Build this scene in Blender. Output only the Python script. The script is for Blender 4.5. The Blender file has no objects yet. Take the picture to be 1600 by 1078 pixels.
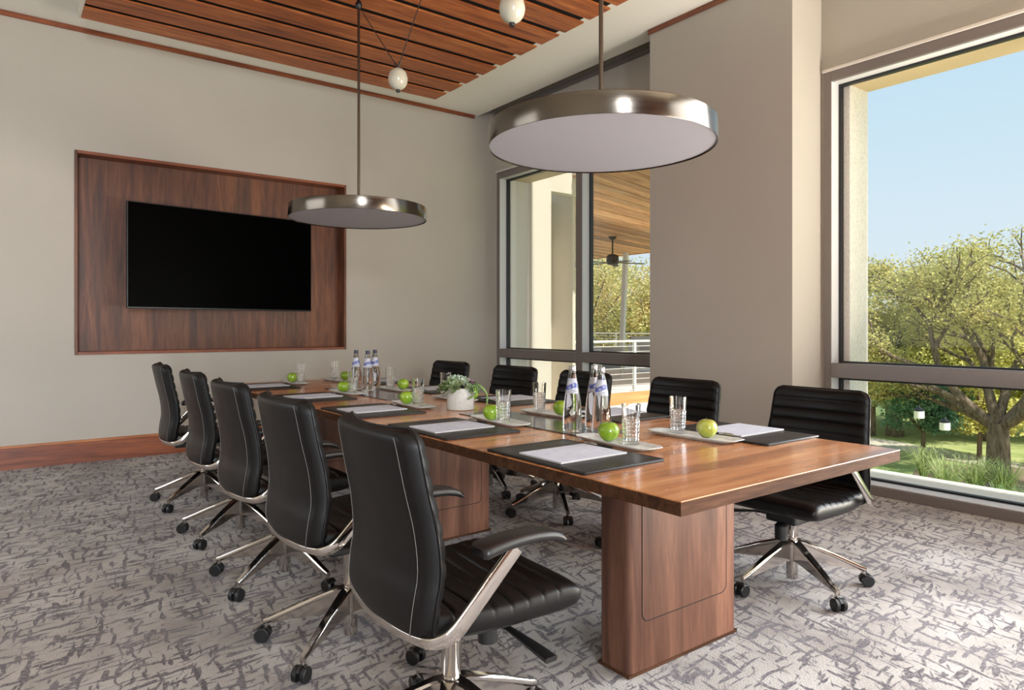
import bpy, bmesh, math, random
import numpy as np
from mathutils import Vector, Matrix
PI = math.pi
random.seed(7); rng = np.random.default_rng(7)
S = bpy.context.scene
C = S.collection

# ------------------------------------------------------------------ camera
cam_d = bpy.data.cameras.new('camera'); cam = bpy.data.objects.new('camera', cam_d); C.objects.link(cam)
cam.location = (0, 0, 1.185); cam.rotation_euler = (PI/2, 0, math.radians(-37.05))
cam_d.sensor_width = 36; cam_d.lens = 24.08; cam_d.shift_y = -29/1600
cam_d.clip_start = 0.05; cam_d.clip_end = 500
S.camera = cam
# ------------------------------------------------------------------ world, sun, area lights, exposure
S.view_settings.view_transform = 'Standard'; S.view_settings.look = 'None'
S.view_settings.gamma = 1; S.view_settings.use_curve_mapping = False
S.view_settings.exposure = 0.0
W = bpy.data.worlds.new('sky'); S.world = W; W.use_nodes = True
nt = W.node_tree; nt.nodes.clear()
tc = nt.nodes.new('ShaderNodeTexCoord'); sx = nt.nodes.new('ShaderNodeSeparateXYZ')
rp = nt.nodes.new('ShaderNodeValToRGB'); bg = nt.nodes.new('ShaderNodeBackground'); ow = nt.nodes.new('ShaderNodeOutputWorld')
nt.links.new(tc.outputs['Generated'], sx.inputs[0]); nt.links.new(sx.outputs['Z'], rp.inputs[0])
nt.links.new(rp.outputs[0], bg.inputs[0]); nt.links.new(bg.outputs[0], ow.inputs[0])
e = rp.color_ramp.elements
e[0].position = 0.0; e[0].color = (0.71, 0.79, 0.86, 1)
e[1].position = 0.45; e[1].color = (0.44, 0.68, 0.86, 1)
m_ = rp.color_ramp.elements.new(0.18); m_.color = (0.60, 0.76, 0.86, 1)
bg.inputs[1].default_value = 1.1

def light(name, typ, loc, aim, energy, color=(1, 1, 1), size=(1, 1), angle=None, spread=None):
    d = bpy.data.lights.new(name, typ); o = bpy.data.objects.new(name, d); C.objects.link(o)
    o.location = loc
    o.rotation_euler = (Vector(aim) - Vector(loc)).to_track_quat('-Z', 'Y').to_euler()
    d.energy = energy; d.color = color
    if typ == 'AREA': d.shape = 'RECTANGLE'; d.size, d.size_y = size
    if angle is not None: d.angle = angle
    if spread is not None: d.spread = math.radians(spread)
    return o
light('sun', 'SUN', (0, 0, 20), (0.0, 14.2, 6), 6.0, (1.0, 0.965, 0.91), angle=math.radians(1.5))
# area lights added to brighten the room, as daylight from windows out of view
light('window_daylight_side', 'AREA', (4.75, -2.2, 1.95), (-3, -2.2, -1.2), 400, (0.86, 0.93, 1.0), (6.4, 2.0), spread=140)
light('ground_bounce_fill', 'AREA', (4.50, -2.2, 0.55), (2.6, -2.2, 4.0), 680, (1.0, 0.93, 0.81), (6.4, 0.9))  # added warm uplight for ceiling and upper walls, imitating bounce off the ground
light('daylight_fill_left', 'AREA', (-3.40, 5.1, 1.35), (2, 5.1, -0.6), 60, (0.88, 0.94, 1.0), (3.2, 2.2), spread=140)  # added light for a window assumed left of view; that wall has none
light('daylight_fill_rear', 'AREA', (-1.7, -6.25, 1.6), (-0.3, 6, -0.9), 200, (0.84, 0.92, 1.0), (1.3, 2.8), spread=80)  # added fill for the far wall; the rear wall has no window

# ------------------------------------------------------------------ helpers
def tag(o, label=None, cat=None, group=None, kind=None):
    if label: o['label'] = label
    if cat: o['category'] = cat
    if group: o['group'] = group
    if kind: o['kind'] = kind
    return o
def link(name, data, parent=None):
    o = bpy.data.objects.new(name, data); C.objects.link(o)
    if parent is not None: o.parent = parent
    return o
def thing(name, label, cat, loc=(0, 0, 0), rz=0, group=None, kind=None):
    o = link(name, None); o.location = loc; o.rotation_euler = (0, 0, rz); o.empty_display_size = .1
    return tag(o, label, cat, group, kind)
def obj(name, bm, m, parent=None, smooth=None, bevel=None, loc=None):
    me = bpy.data.meshes.new(name); bm.normal_update(); bm.to_mesh(me); bm.free()
    for x in (m if isinstance(m, (list, tuple)) else [m]): me.materials.append(x)
    o = link(name, me, parent)
    if smooth is not None: smooth_by_angle(me, smooth)
    if bevel:
        b = o.modifiers.new('bevel', 'BEVEL'); b.width = bevel; b.segments = 2; b.limit_method = 'ANGLE'; b.angle_limit = math.radians(40)
    if loc: o.location = loc
    return o
def smooth_by_angle(me, deg):
    me.polygons.foreach_set('use_smooth', [True]*len(me.polygons))
    if deg < 180:
        b = bmesh.new(); b.from_mesh(me); lim = math.radians(deg)
        for ed in b.edges:
            if len(ed.link_faces) == 2: ed.smooth = ed.calc_face_angle(0) < lim
        b.to_mesh(me); b.free()
def B(): return bmesh.new()
def box(bm, x0, x1, y0, y1, z0, z1, mi=0):
    v = [bm.verts.new(p) for p in ((x0,y0,z0),(x1,y0,z0),(x1,y1,z0),(x0,y1,z0),(x0,y0,z1),(x1,y0,z1),(x1,y1,z1),(x0,y1,z1))]
    for f in ((0,3,2,1),(4,5,6,7),(0,1,5,4),(1,2,6,5),(2,3,7,6),(3,0,4,7)):
        bm.faces.new([v[i] for i in f]).material_index = mi
    return v
def boxo(name, dims, m, parent=None, bevel=None):
    bm = B(); box(bm, *dims); return obj(name, bm, m, parent, bevel=bevel)
def rings(bm, rs, cap=(True, True), mi=0, closed=False):
    """join equal-length loops of points"""
    vs = [[bm.verts.new(p) for p in r] for r in rs]; n = len(vs[0])
    pairs = list(zip(vs[:-1], vs[1:])) + ([(vs[-1], vs[0])] if closed else [])
    for a, b in pairs:
        for i in range(n):
            j = (i+1) % n
            bm.faces.new((a[i], a[j], b[j], b[i])).material_index = mi
    if cap[0] and not closed: bm.faces.new(vs[0][::-1]).material_index = mi
    if cap[1] and not closed: bm.faces.new(vs[-1]).material_index = mi
    return vs
def lathe(bm, prof, n=32, cx=0, cy=0, cap=(True, True), mi=0, fn=None):
    rs = []
    for r, z in prof:
        r = max(r, 1e-4)
        rs.append([(cx + (r*(fn(2*PI*k/n, z) if fn else 1))*math.cos(2*PI*k/n), cy + (r*(fn(2*PI*k/n, z) if fn else 1))*math.sin(2*PI*k/n), z) for k in range(n)])
    return rings(bm, rs, cap, mi)
def sweep(bm, pts, sec, up=(0, 0, 1), cap=True, scales=None, mi=0, closed=False):
    """sweep a 2-D section (side, up) along pts"""
    pts = [Vector(p) for p in pts]; up = Vector(up); rs = []; N = len(pts); prev = None
    for i, p in enumerate(pts):
        if closed: t = pts[(i+1) % N] - pts[i-1]
        else: t = pts[min(i+1, N-1)] - pts[max(i-1, 0)]
        t.normalize()
        if prev is None:
            s = t.cross(up)
            if s.length < 1e-3: s = t.cross(Vector((1, 0, 0)))
            s.normalize()
        else:
            s = prev - t*prev.dot(t); s.normalize()
        prev = s; u = s.cross(t)
        k = scales[i] if scales else 1
        rs.append([tuple(p + s*(a*k) + u*(b*k)) for a, b in sec])
    rings(bm, rs, (cap, cap), mi, closed)
def circ(r, n=8): return [(r*math.cos(2*PI*k/n), r*math.sin(2*PI*k/n)) for k in range(n)]
def tube(bm, pts, r, n=8, cap=True, scales=None, closed=False, mi=0): sweep(bm, pts, circ(r, n), cap=cap, scales=scales, closed=closed, mi=mi)
def rrect(w, h, r, n=3):
    out = []
    for cx, cy, a0 in ((w/2-r, h/2-r, 0), (-w/2+r, h/2-r, PI/2), (-w/2+r, -h/2+r, PI), (w/2-r, -h/2+r, 1.5*PI)):
        for k in range(n+1): a = a0 + PI/2*k/n; out.append((cx + r*math.cos(a), cy + r*math.sin(a)))
    return out
def spline(pts, n=8):
    pts = [Vector(p) for p in pts]; out = []
    P = [2*pts[0]-pts[1]] + pts + [2*pts[-1]-pts[-2]]
    for i in range(1, len(P)-2):
        for k in range(n):
            t = k/n
            out.append(0.5*((2*P[i]) + (-P[i-1]+P[i+1])*t + (2*P[i-1]-5*P[i]+4*P[i+1]-P[i+2])*t*t + (-P[i-1]+3*P[i]-3*P[i+1]+P[i+2])*t**3))
    out.append(pts[-1]); return out
def copy_tree(o, parent=None):
    c = o.copy(); C.objects.link(c)
    if parent is not None: c.parent = parent
    for ch in list(o.children): copy_tree(ch, c)
    return c

# ------------------------------------------------------------------ materials
def lin(c):
    return tuple(((x/255)/12.92 if x/255 <= 0.04045 else ((x/255+0.055)/1.055)**2.4) for x in c) + (1,)
def mat(name, col, rough=0.5, metal=0.0, spec=0.5, **kw):
    m = bpy.data.materials.new(name); m.use_nodes = True
    p = m.node_tree.nodes['Principled BSDF']
    p.inputs['Base Color'].default_value = lin(col); p.inputs['Roughness'].default_value = rough
    p.inputs['Metallic'].default_value = metal; p.inputs['Specular IOR Level'].default_value = spec
    for k, v in kw.items(): p.inputs[k.replace('_', ' ')].default_value = v
    return m
class N:
    def __init__(s, m): s.m = m; s.t = m.node_tree; s.p = s.t.nodes['Principled BSDF']
    def add(s, typ, **kw):
        n = s.t.nodes.new('ShaderNode'+typ)
        for k, v in kw.items():
            if hasattr(n, k) and k not in ('inputs',): setattr(n, k, v)
        return n
    def l(s, a, b): s.t.links.new(a, b)
    def coord(s, scale=(1, 1, 1), rot=(0, 0, 0), loc=(0, 0, 0), out='Object'):
        c = s.add('TexCoord'); mp = s.add('Mapping')
        mp.inputs['Scale'].default_value = scale; mp.inputs['Rotation'].default_value = rot; mp.inputs['Location'].default_value = loc
        s.l(c.outputs[out], mp.inputs[0]); return mp.outputs[0]
    def noise(s, vec, scale=5, detail=4, rough=0.5, dist=0.0):
        n = s.add('TexNoise'); n.inputs['Scale'].default_value = scale; n.inputs['Detail'].default_value = detail
        n.inputs['Roughness'].default_value = rough; n.inputs['Distortion'].default_value = dist
        s.l(vec, n.inputs['Vector']); return n.outputs['Fac']
    def ramp(s, fac, stops):
        r = s.add('ValToRGB'); s.l(fac, r.inputs[0]); el = r.color_ramp.elements
        while len(el) > len(stops): el.remove(el[-1])
        while len(el) < len(stops): el.new(0.5)
        for q, (pos, col) in zip(el, stops): q.position = pos; q.color = lin(col) if len(col) == 3 else col
        return r.outputs[0]
    def val(s, fac, a, b, lo=0.0, hi=1.0):
        r = s.add('MapRange'); s.l(fac, r.inputs[0]); r.inputs[1].default_value = lo; r.inputs[2].default_value = hi
        r.inputs[3].default_value = a; r.inputs[4].default_value = b; return r.outputs[0]
    def math(s, op, a, b=None):
        n = s.add('Math'); n.operation = op
        for i, x in enumerate((a, b)):
            if x is None: continue
            if isinstance(x, (int, float)): n.inputs[i].default_value = x
            else: s.l(x, n.inputs[i])
        return n.outputs[0]
    def mix(s, fac, a, b, mode='MIX'):
        n = s.add('Mix'); n.data_type = 'RGBA'; n.blend_type = mode
        for i, x in ((0, fac), (6, a), (7, b)):
            if isinstance(x, (int, float)): n.inputs[i].default_value = x
            elif isinstance(x, tuple): n.inputs[i].default_value = lin(x) if len(x) == 3 else x
            else: s.l(x, n.inputs[i])
        return n.outputs[2]
    def color(s, sock): s.l(sock, s.p.inputs['Base Color'])
    def rough(s, sock): s.l(sock, s.p.inputs['Roughness'])
    def bump(s, h, strength=0.2, dist=0.01):
        b = s.add('Bump'); b.inputs['Strength'].default_value = strength; b.inputs['Distance'].default_value = dist
        s.l(h, b.inputs['Height']); s.l(b.outputs[0], s.p.inputs['Normal'])

def wood(name, dark, mid, light_, axis, rough=0.35, band=6.0, fine=60.0, coat=0.0, seam=None, bump=0.06, rand=0.0, dist=1.2, fm=0.55, spec=0.5):
    """grain runs along axis (0,1,2)"""
    m = mat(name, mid, rough, spec=spec); n = N(m)
    if coat: n.p.inputs['Coat Weight'].default_value = coat; n.p.inputs['Coat Roughness'].default_value = 0.12
    sc = [1, 1, 1]; sc[axis] = 0.09
    v = n.coord(tuple(sc))
    if rand:
        oi = n.add('ObjectInfo'); va = n.add('VectorMath'); va.operation = 'ADD'
        vs = n.add('VectorMath'); vs.operation = 'SCALE'; vs.inputs['Scale'].default_value = 37.0
        cb = n.add('CombineXYZ'); n.l(oi.outputs['Random'], cb.inputs[0]); n.l(oi.outputs['Random'], cb.inputs[1]); n.l(oi.outputs['Random'], cb.inputs[2])
        n.l(cb.outputs[0], vs.inputs[0]); n.l(v, va.inputs[0]); n.l(vs.outputs[0], va.inputs[1]); v = va.outputs[0]
    a = n.noise(v, band, 3, 0.55, dist); b = n.noise(v, fine, 2, 0.6, 0.1)
    c1 = n.ramp(a, [(0.28, dark), (0.50, mid), (0.74, light_)])
    c2 = n.mix(n.val(b, 0.0, fm, 0.35, 0.75), c1, dark)
    if seam:
        ax, width = seam
        vv = n.coord((1, 1, 1)); sp = n.add('SeparateXYZ'); n.l(vv, sp.inputs[0])
        w = n.math('FLOOR', n.math('DIVIDE', sp.outputs[ax], width)); wn = n.add('TexWhiteNoise'); wn.noise_dimensions = '1D'
        n.l(w, wn.inputs['W']); f = n.val(wn.outputs['Value'], 0.78, 1.16)
        hs = n.add('HueSaturation'); n.l(f, hs.inputs['Value']); n.l(c2, hs.inputs['Color']); c2 = hs.outputs[0]
    if rand:
        oi = n.add('ObjectInfo'); f = n.val(oi.outputs['Random'], 1-rand, 1+rand)
        hs = n.add('HueSaturation'); n.l(f, hs.inputs['Value']); n.l(c2, hs.inputs['Color']); c2 = hs.outputs[0]
    n.color(c2); n.rough(n.val(b, rough-0.06, rough+0.10))
    n.bump(b, bump, 0.002)
    return m

def plaster(name, col, weave=0.04, rough=0.85, var=6):
    m = mat(name, col, rough, spec=0.25); n = N(m)
    v = n.coord(); a = n.noise(v, 0.8, 3); f = n.noise(n.coord((1, 1, 0.25)), 260, 2); g = n.noise(n.coord((0.25, 0.25, 1)), 260, 2)
    c2 = tuple(max(0, x-var) for x in col)
    base = n.ramp(a, [(0.3, c2), (0.7, col)])
    n.color(n.mix(n.val(n.math('ADD', f, g), 0.0, 0.10, 0.7, 1.3), base, tuple(int(x*0.82) for x in col)))
    n.bump(n.math('ADD', f, g), weave, 0.003); return m
M = {}
M['wall'] = plaster('wall_fabric', (181, 173, 162))
M['ceiling'] = plaster('ceiling_paint', (240, 236, 226), 0.01)
M['cloudwhite'] = plaster('cloud_white', (214, 206, 192), 0.01)
M['wood_table'] = wood('walnut_table', (122, 70, 36), (182, 120, 72), (212, 154, 102), 0, 0.22, 13, 90, coat=0.3, dist=0.5, fm=0.28, bump=0.02)
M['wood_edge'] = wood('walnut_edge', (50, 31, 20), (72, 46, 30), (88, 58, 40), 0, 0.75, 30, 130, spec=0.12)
M['wood_ped'] = wood('walnut_pedestal', (74, 46, 34), (106, 70, 54), (130, 90, 70), 2, 0.42, 9, 80, seam=(0, 0.098), spec=0.3)
M['wood_niche'] = wood('walnut_niche', (60, 30, 14), (104, 58, 32), (132, 80, 46), 2, 0.42, 9, 90, seam=(0, 0.152))
M['wood_trim'] = wood('walnut_trim', (90, 42, 22), (134, 70, 38), (160, 90, 54), 0, 0.36, 12, 90)
M['wood_trim_y'] = wood('walnut_trim_y', (84, 42, 24), (128, 70, 42), (150, 90, 58), 1, 0.32, 12, 90)
M['wood_cap'] = wood('teak_cap', (150, 86, 44), (176, 108, 58), (196, 130, 76), 0, 0.35, 12, 90)
M['wood_slat'] = wood('teak_slat', (112, 52, 20), (166, 88, 38), (196, 120, 60), 0, 0.42, 16, 90, rand=0.08)
M['wood_plank'] = wood('cedar_plank', (176, 118, 74), (228, 168, 116), (246, 200, 150), 0, 0.6, 6, 40, rand=0.42)
M['wood_fascia'] = wood('cedar_fascia', (190, 128, 76), (222, 160, 104), (236, 182, 126), 0, 0.55, 6, 40)
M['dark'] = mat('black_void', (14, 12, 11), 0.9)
M['frame'] = mat('anodised_frame', (126, 118, 114), 0.38, 0.35)
M['frame_dark'] = mat('frame_gasket', (28, 28, 30), 0.5)
M['frame_light'] = mat('frame_inner', (204, 202, 202), 0.45, 0.0)
M['drywall_edge'] = mat('drywall_edge', (205, 196, 186), 0.7)

def leather(name, col, rough=0.34, grain=420):
    m = mat(name, col, rough, spec=0.24); n = N(m)
    v = n.coord(); vo = n.add('TexVoronoi'); vo.inputs['Scale'].default_value = grain; n.l(v, vo.inputs['Vector'])
    a = n.noise(v, 9, 3); n.rough(n.val(a, rough-0.05, rough+0.12)); n.bump(vo.outputs['Distance'], 0.12, 0.002); return m
M['leather'] = leather('black_leather', (15, 13, 13), 0.36)
M['leather_shell'] = leather('dark_leather_shell', (15, 13, 13), 0.36, 500)
M['stitch'] = mat('pale_stitching', (120, 115, 110), 0.7)
M['chrome'] = mat('polished_aluminium', (206, 200, 194), 0.10, 1.0)
M['steel'] = mat('brushed_steel', (104, 96, 87), 0.20, 1.0); _n = N(M['steel']); _n.p.inputs['Anisotropic'].default_value = 0.0
_n.rough(_n.val(_n.noise(_n.coord((1, 1, 60)), 3, 2), 0.13, 0.24))
M['rod'] = mat('bronze_rod', (92, 82, 72), 0.28, 1.0)
M['cord'] = mat('black_cord', (20, 18, 17), 0.5)
M['diffuser'] = mat('opal_diffuser', (162, 159, 167), 0.55)
M['globe'] = mat('milky_globe', (190, 187, 170), 0.22, Subsurface_Weight=0.3)
M['rubber'] = mat('black_plastic', (16, 16, 17), 0.42)
M['arm_pad'] = mat('black_arm_pad', (24, 22, 22), 0.40)
M['screen'] = mat('tv_screen', (0, 0, 0), 0.35, spec=0.02)
M['bezel'] = mat('tv_bezel', (40, 41, 44), 0.3, 0.6)
M['mat'] = leather('desk_mat_leather', (32, 30, 29), 0.36, 300)
M['insert'] = mat('dark_glass_insert', (58, 56, 60), 0.14, spec=0.5)
M['paper'] = mat('white_paper', (222, 220, 226), 0.75); _n = N(M['paper']); _n.color(_n.ramp(_n.noise(_n.coord(), 30, 4), [(0.3, (180, 185, 198)), (0.7, (194, 199, 210))]))
M['pad_edge'] = mat('pad_edge', (170, 164, 158), 0.8)
M['plate'] = mat('stoneware_plate', (186, 184, 176), 0.28); _n = N(M['plate']); _n.color(_n.ramp(_n.noise(_n.coord(), 60, 3), [(0.3, (190, 194, 190)), (0.7, (212, 215, 212))]))
M['pot'] = mat('concrete_pot', (188, 184, 174), 0.85); _n = N(M['pot'])
_n.color(_n.ramp(_n.noise(_n.coord(), 90, 5, 0.7), [(0.28, (170, 167, 160)), (0.5, (190, 187, 180)), (0.8, (202, 199, 192))])); _n.bump(_n.noise(_n.coord(), 120, 5), 0.4, 0.003)
M['soil'] = mat('dark_soil', (48, 36, 28), 0.95)
def apple_mat(name, a, b, c):
    m = mat(name, b, 0.26); n = N(m); n.p.inputs['Coat Weight'].default_value = 0.3; n.p.inputs['Subsurface Weight'].default_value = 0.08
    v = n.coord((1, 1, 0.35)); n.color(n.mix(n.val(n.noise(n.coord(), 260, 1), 0, 0.30, 0.68, 0.74), n.ramp(n.noise(v, 26, 3, 0.5, 0.6), [(0.25, a), (0.5, b), (0.78, c)]), (206, 220, 140)))
    return m
M['apple'] = apple_mat('green_apple', (98, 134, 18), (124, 156, 32), (156, 180, 64))
M['apple_blush'] = apple_mat('blushed_apple', (150, 116, 40), (146, 152, 50), (186, 196, 110))
M['stem'] = mat('apple_stem', (70, 52, 30), 0.8)
def glass(name, ior, rough=0.0, col=(255, 255, 255)):
    return mat(name, col, rough, Transmission_Weight=1.0, IOR=ior)
M['tumbler'] = glass('cut_glass', 1.47); M['bottle'] = glass('bottle_glass_and_water', 1.36, 0, (250, 252, 253))
M['cap_dark'] = mat('dark_blue_cap', (44, 46, 66), 0.4, 0.3)
M['cap'] = mat('silver_cap', (150, 146, 144), 0.35, 0.8)
# bottle label: silver paper with a blue slanted script swash
m = mat('bottle_label', (190, 190, 196), 0.4); n = N(m); M['label'] = m
sp = n.add('SeparateXYZ'); n.l(n.coord(), sp.inputs[0])
ang = n.math('ARCTAN2', sp.outputs[1], sp.outputs[0])
zz = n.math('SUBTRACT', sp.outputs[2], n.math('MULTIPLY', n.math('SINE', n.math('MULTIPLY', ang, 2.2)), 0.006))
d = n.math('ABSOLUTE', n.math('SUBTRACT', zz, 0.186))
blue = n.math('MULTIPLY', n.math('LESS_THAN', d, 0.0095), n.val(n.noise(n.coord((1, 1, 1.2), (0.5, 0.6, 0)), 95, 2), 0.25, 1.0, 0.42, 0.50))
n.color(n.mix(blue, n.ramp(n.noise(n.coord((1, 1, 5)), 60, 2), [(0.4, (140, 140, 148)), (0.6, (178, 178, 186))]), (52, 66, 140)))
M['stucco'] = mat('stucco', (214, 200, 176), 0.95); _n = N(M['stucco'])
_n.color(_n.ramp(_n.noise(_n.coord(), 60, 5, 0.75), [(0.30, (206, 199, 188)), (0.5, (230, 225, 216)), (0.75, (240, 236, 228))])); _n.bump(_n.noise(_n.coord(), 75, 4, 0.7), 0.55, 0.02)
M['stucco_smooth'] = mat('stucco_smooth', (228, 219, 202), 0.95); _n = N(M['stucco_smooth']); _n.bump(_n.noise(_n.coord(), 75, 4, 0.7), 0.3, 0.01)
M['soffit'] = mat('stucco_soffit', (204, 180, 146), 0.95); _n = N(M['soffit']); _n.bump(_n.noise(_n.coord(), 75, 4, 0.7), 0.4, 0.015)
M['concrete'] = mat('pale_concrete', (222, 218, 204), 0.9); _n = N(M['concrete'])
_n.color(_n.ramp(_n.noise(_n.coord(), 40, 4, 0.7), [(0.3, (226, 222, 208)), (0.7, (242, 238, 226))]))
M['deck'] = mat('terrace_paving', (236, 234, 228), 0.9)
M['white_metal'] = mat('white_metal', (222, 220, 206), 0.5)
M['cable'] = mat('steel_cable', (214, 214, 210), 0.4, 0.3)
M['grey_cushion'] = mat('grey_cushion', (190, 192, 190), 0.9)
M['fan'] = mat('fan_bronze', (62, 56, 50), 0.5, 0.3)
M['fanblade'] = mat('fan_blade', (96, 98, 84), 0.6)
M['bark'] = mat('tree_bark', (128, 112, 96), 0.95); _n = N(M['bark'])
_n.color(_n.ramp(_n.noise(_n.coord((1, 1, 0.2)), 14, 5, 0.7), [(0.32, (74, 60, 48)), (0.55, (138, 120, 100)), (0.8, (170, 154, 134))])); _n.bump(_n.noise(_n.coord((1, 1, 0.2)), 14, 5, 0.7), 0.8, 0.06)
M['lamp_white'] = mat('lantern_shade', (240, 240, 236), 0.5)

def foliage(name, cols, scale=0.5, trans=0.35):
    m = bpy.data.materials.new(name); m.use_nodes = True; t = m.node_tree; n = N(m)
    c = n.ramp(n.noise(n.coord(), scale, 3, 0.6), [(0.3, cols[0]), (0.5, cols[1]), (0.7, cols[2])])
    wn = n.add('TexWhiteNoise'); n.l(n.noise(n.coord(), 40, 0), wn.inputs['Vector'])
    hs = n.add('HueSaturation'); n.l(n.val(n.noise(n.coord(), 9, 2), 0.6, 1.4, 0.3, 0.7), hs.inputs['Value']); n.l(c, hs.inputs['Color'])
    df = n.add('BsdfDiffuse'); tr = n.add('BsdfTranslucent'); mx = n.add('MixShader'); mx.inputs[0].default_value = trans
    n.l(hs.outputs[0], df.inputs[0]); n.l(hs.outputs[0], tr.inputs[0]); n.l(df.outputs[0], mx.inputs[1]); n.l(tr.outputs[0], mx.inputs[2])
    n.l(mx.outputs[0], t.nodes['Material Output'].inputs['Surface']); t.nodes.remove(n.p); return m
M['leaf_olive'] = foliage('leaves_olive', [(172, 166, 102), (202, 194, 124), (222, 202, 130)])
M['leaf_yellow'] = foliage('leaves_yellow', [(190, 188, 108), (216, 210, 126), (228, 220, 146)])
M['leaf_green'] = foliage('leaves_green', [(146, 168, 104), (176, 194, 126), (202, 208, 146)])
M['leaf_blue'] = foliage('leaves_bluegreen', [(104, 142, 112), (130, 166, 132), (160, 188, 152)])
M['leaf_pale'] = foliage('leaves_pale', [(180, 196, 144), (206, 214, 166), (222, 224, 184)])
M['leaf_terrace'] = foliage('leaves_terrace', [(172, 168, 106), (212, 202, 138), (224, 186, 134)], 1.2)
M['grass'] = mat('lawn', (150, 172, 88), 0.95); _n = N(M['grass'])
_n.color(_n.ramp(_n.noise(_n.coord(), 1.2, 6, 0.7), [(0.3, (136, 152, 82)), (0.5, (170, 180, 110)), (0.72, (196, 198, 138))]))
M['mulch'] = mat('mulch', (150, 124, 104), 0.95); M['path'] = mat('gravel_path', (206, 196, 176), 0.95)

# thin window glass: clear with a faint mirror reflection
m = bpy.data.materials.new('window_glass'); m.use_nodes = True; n = N(m); t = m.node_tree
tr = n.add('BsdfTransparent'); gl = n.add('BsdfGlossy'); gl.inputs['Roughness'].default_value = 0.0
fr = n.add('Fresnel'); fr.inputs[0].default_value = 1.35; mx = n.add('MixShader'); tr.inputs[0].default_value = (0.985, 0.98, 0.97, 1)
n.l(n.math('MULTIPLY', fr.outputs[0], 0.4), mx.inputs[0]); n.l(tr.outputs[0], mx.inputs[1]); n.l(gl.outputs[0], mx.inputs[2])
n.l(mx.outputs[0], t.nodes['Material Output'].inputs['Surface']); t.nodes.remove(n.p); M['glass'] = m

# carpet: broken brush-like strokes in two directions on a mottled pale ground
m = mat('carpet', (170, 165, 160), 0.95, spec=0.1); n = N(m); M['carpet'] = m
base = n.coord()
wob = n.add('TexNoise'); wob.inputs['Scale'].default_value = 5.0; wob.inputs['Detail'].default_value = 2; n.l(base, wob.inputs['Vector'])
wv = n.add('VectorMath'); wv.operation = 'SCALE'; wv.inputs['Scale'].default_value = 0.06; n.l(wob.outputs['Color'], wv.inputs[0])
wa = n.add('VectorMath'); wa.operation = 'ADD'; n.l(base, wa.inputs[0]); n.l(wv.outputs[0], wa.inputs[1])
def strokes(rot, sc, loc, th):
    m0 = n.add('Mapping'); m0.inputs['Rotation'].default_value = (0, 0, rot); n.l(wa.outputs[0], m0.inputs[0])
    mp = n.add('Mapping'); mp.inputs['Scale'].default_value = sc; mp.inputs['Location'].default_value = loc
    n.l(m0.outputs[0], mp.inputs[0])
    return n.val(n.noise(mp.outputs[0], 1.0, 2, 0.45), 0.0, 1.0, th, th+.04)
s1 = strokes(-0.10, (7.5, 38.0, 1), (0, 0, 0), 0.555)
s2 = strokes(-1.42, (7.5, 36.0, 1), (3, 7, 0), 0.560)
s3 = strokes(-0.55, (8.0, 38.0, 1), (1, 4, 0), 0.635)
s4 = strokes(-1.05, (8.0, 36.0, 1), (5, 2, 0), 0.640)
pile = n.noise(base, 160, 2, 0.6); mott = n.noise(base, 2.2, 4, 0.6)
ground = n.ramp(mott, [(0.34, (160, 154, 150)), (0.5, (184, 179, 175)), (0.68, (202, 198, 195))])
ink = n.ramp(n.noise(base, 3.0, 3), [(0.35, (92, 89, 97)), (0.6, (122, 119, 126))])
mask = n.math('MAXIMUM', n.math('MAXIMUM', s1, s2), n.math('MAXIMUM', s3, s4))
brk = n.val(n.noise(base, 70, 2, 0.5), 0.55, 0.95, 0.35, 0.55)
c = n.mix(n.math('MULTIPLY', mask, brk), ground, ink)
c = n.mix(n.val(pile, 0.0, 0.35, 0.3, 0.75), c, (96, 90, 88))
n.color(c); n.bump(pile, 0.5, 0.006)
M['base_groove'] = M['wood_trim']

# ------------------------------------------------------------------ room shell
X1, Y1, ZC = 4.99, 7.03, 3.79     # window wall, television wall, ceiling
X0, Y0 = -3.6, -6.5
def struct(name, o): o['kind'] = 'structure'; return o
def wallbox(name, dims, m): return tag(boxo(name, dims, m), kind='structure')
wallbox('floor', (X0-.2, X1+.41, Y0-.2, Y1+.3, -0.2, 0.0), M['carpet'])
wallbox('wall_left', (X0-.2, X0, Y0-.2, Y1+.3, 0, 4.3), M['wall'])
wallbox('wall_rear', (X0, X1+.41, Y0-.2, Y0, 0, 4.3), M['wood_niche'])
bm = B()   # ceiling plate, with a slot left open along the window wall
box(bm, X0-.2, 4.775, Y0-.2, Y1+.3, ZC, ZC+.10)
box(bm, 4.775, X1+.42, Y0-.2, Y1+.3, 4.3, 4.4); box(bm, 4.675, 4.775, Y0-.2, Y1+.3, ZC+.10, 4.3); box(bm, X0-.2, 4.675, Y0-.2, Y1+.3, 4.3, 4.4)
tag(obj('ceiling', bm, M['ceiling']), kind='structure')
# television wall with its recess
NX0, NX1, NZ0, NZ1 = 0.555, 3.04, 0.945, 2.71
bm = B()
box(bm, X0, NX0, Y1, Y1+.3, 0, 4.3); box(bm, NX1, X1+.42, Y1, Y1+.3, 0, 4.3)
box(bm, NX0, NX1, Y1, Y1+.3, 0, NZ0); box(bm, NX0, NX1, Y1, Y1+.3, NZ1, 4.3); box(bm, NX0, NX1, Y1+.22, Y1+.3, NZ0, NZ1)
tag(obj('wall_far', bm, M['wall']), kind='structure')
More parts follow.
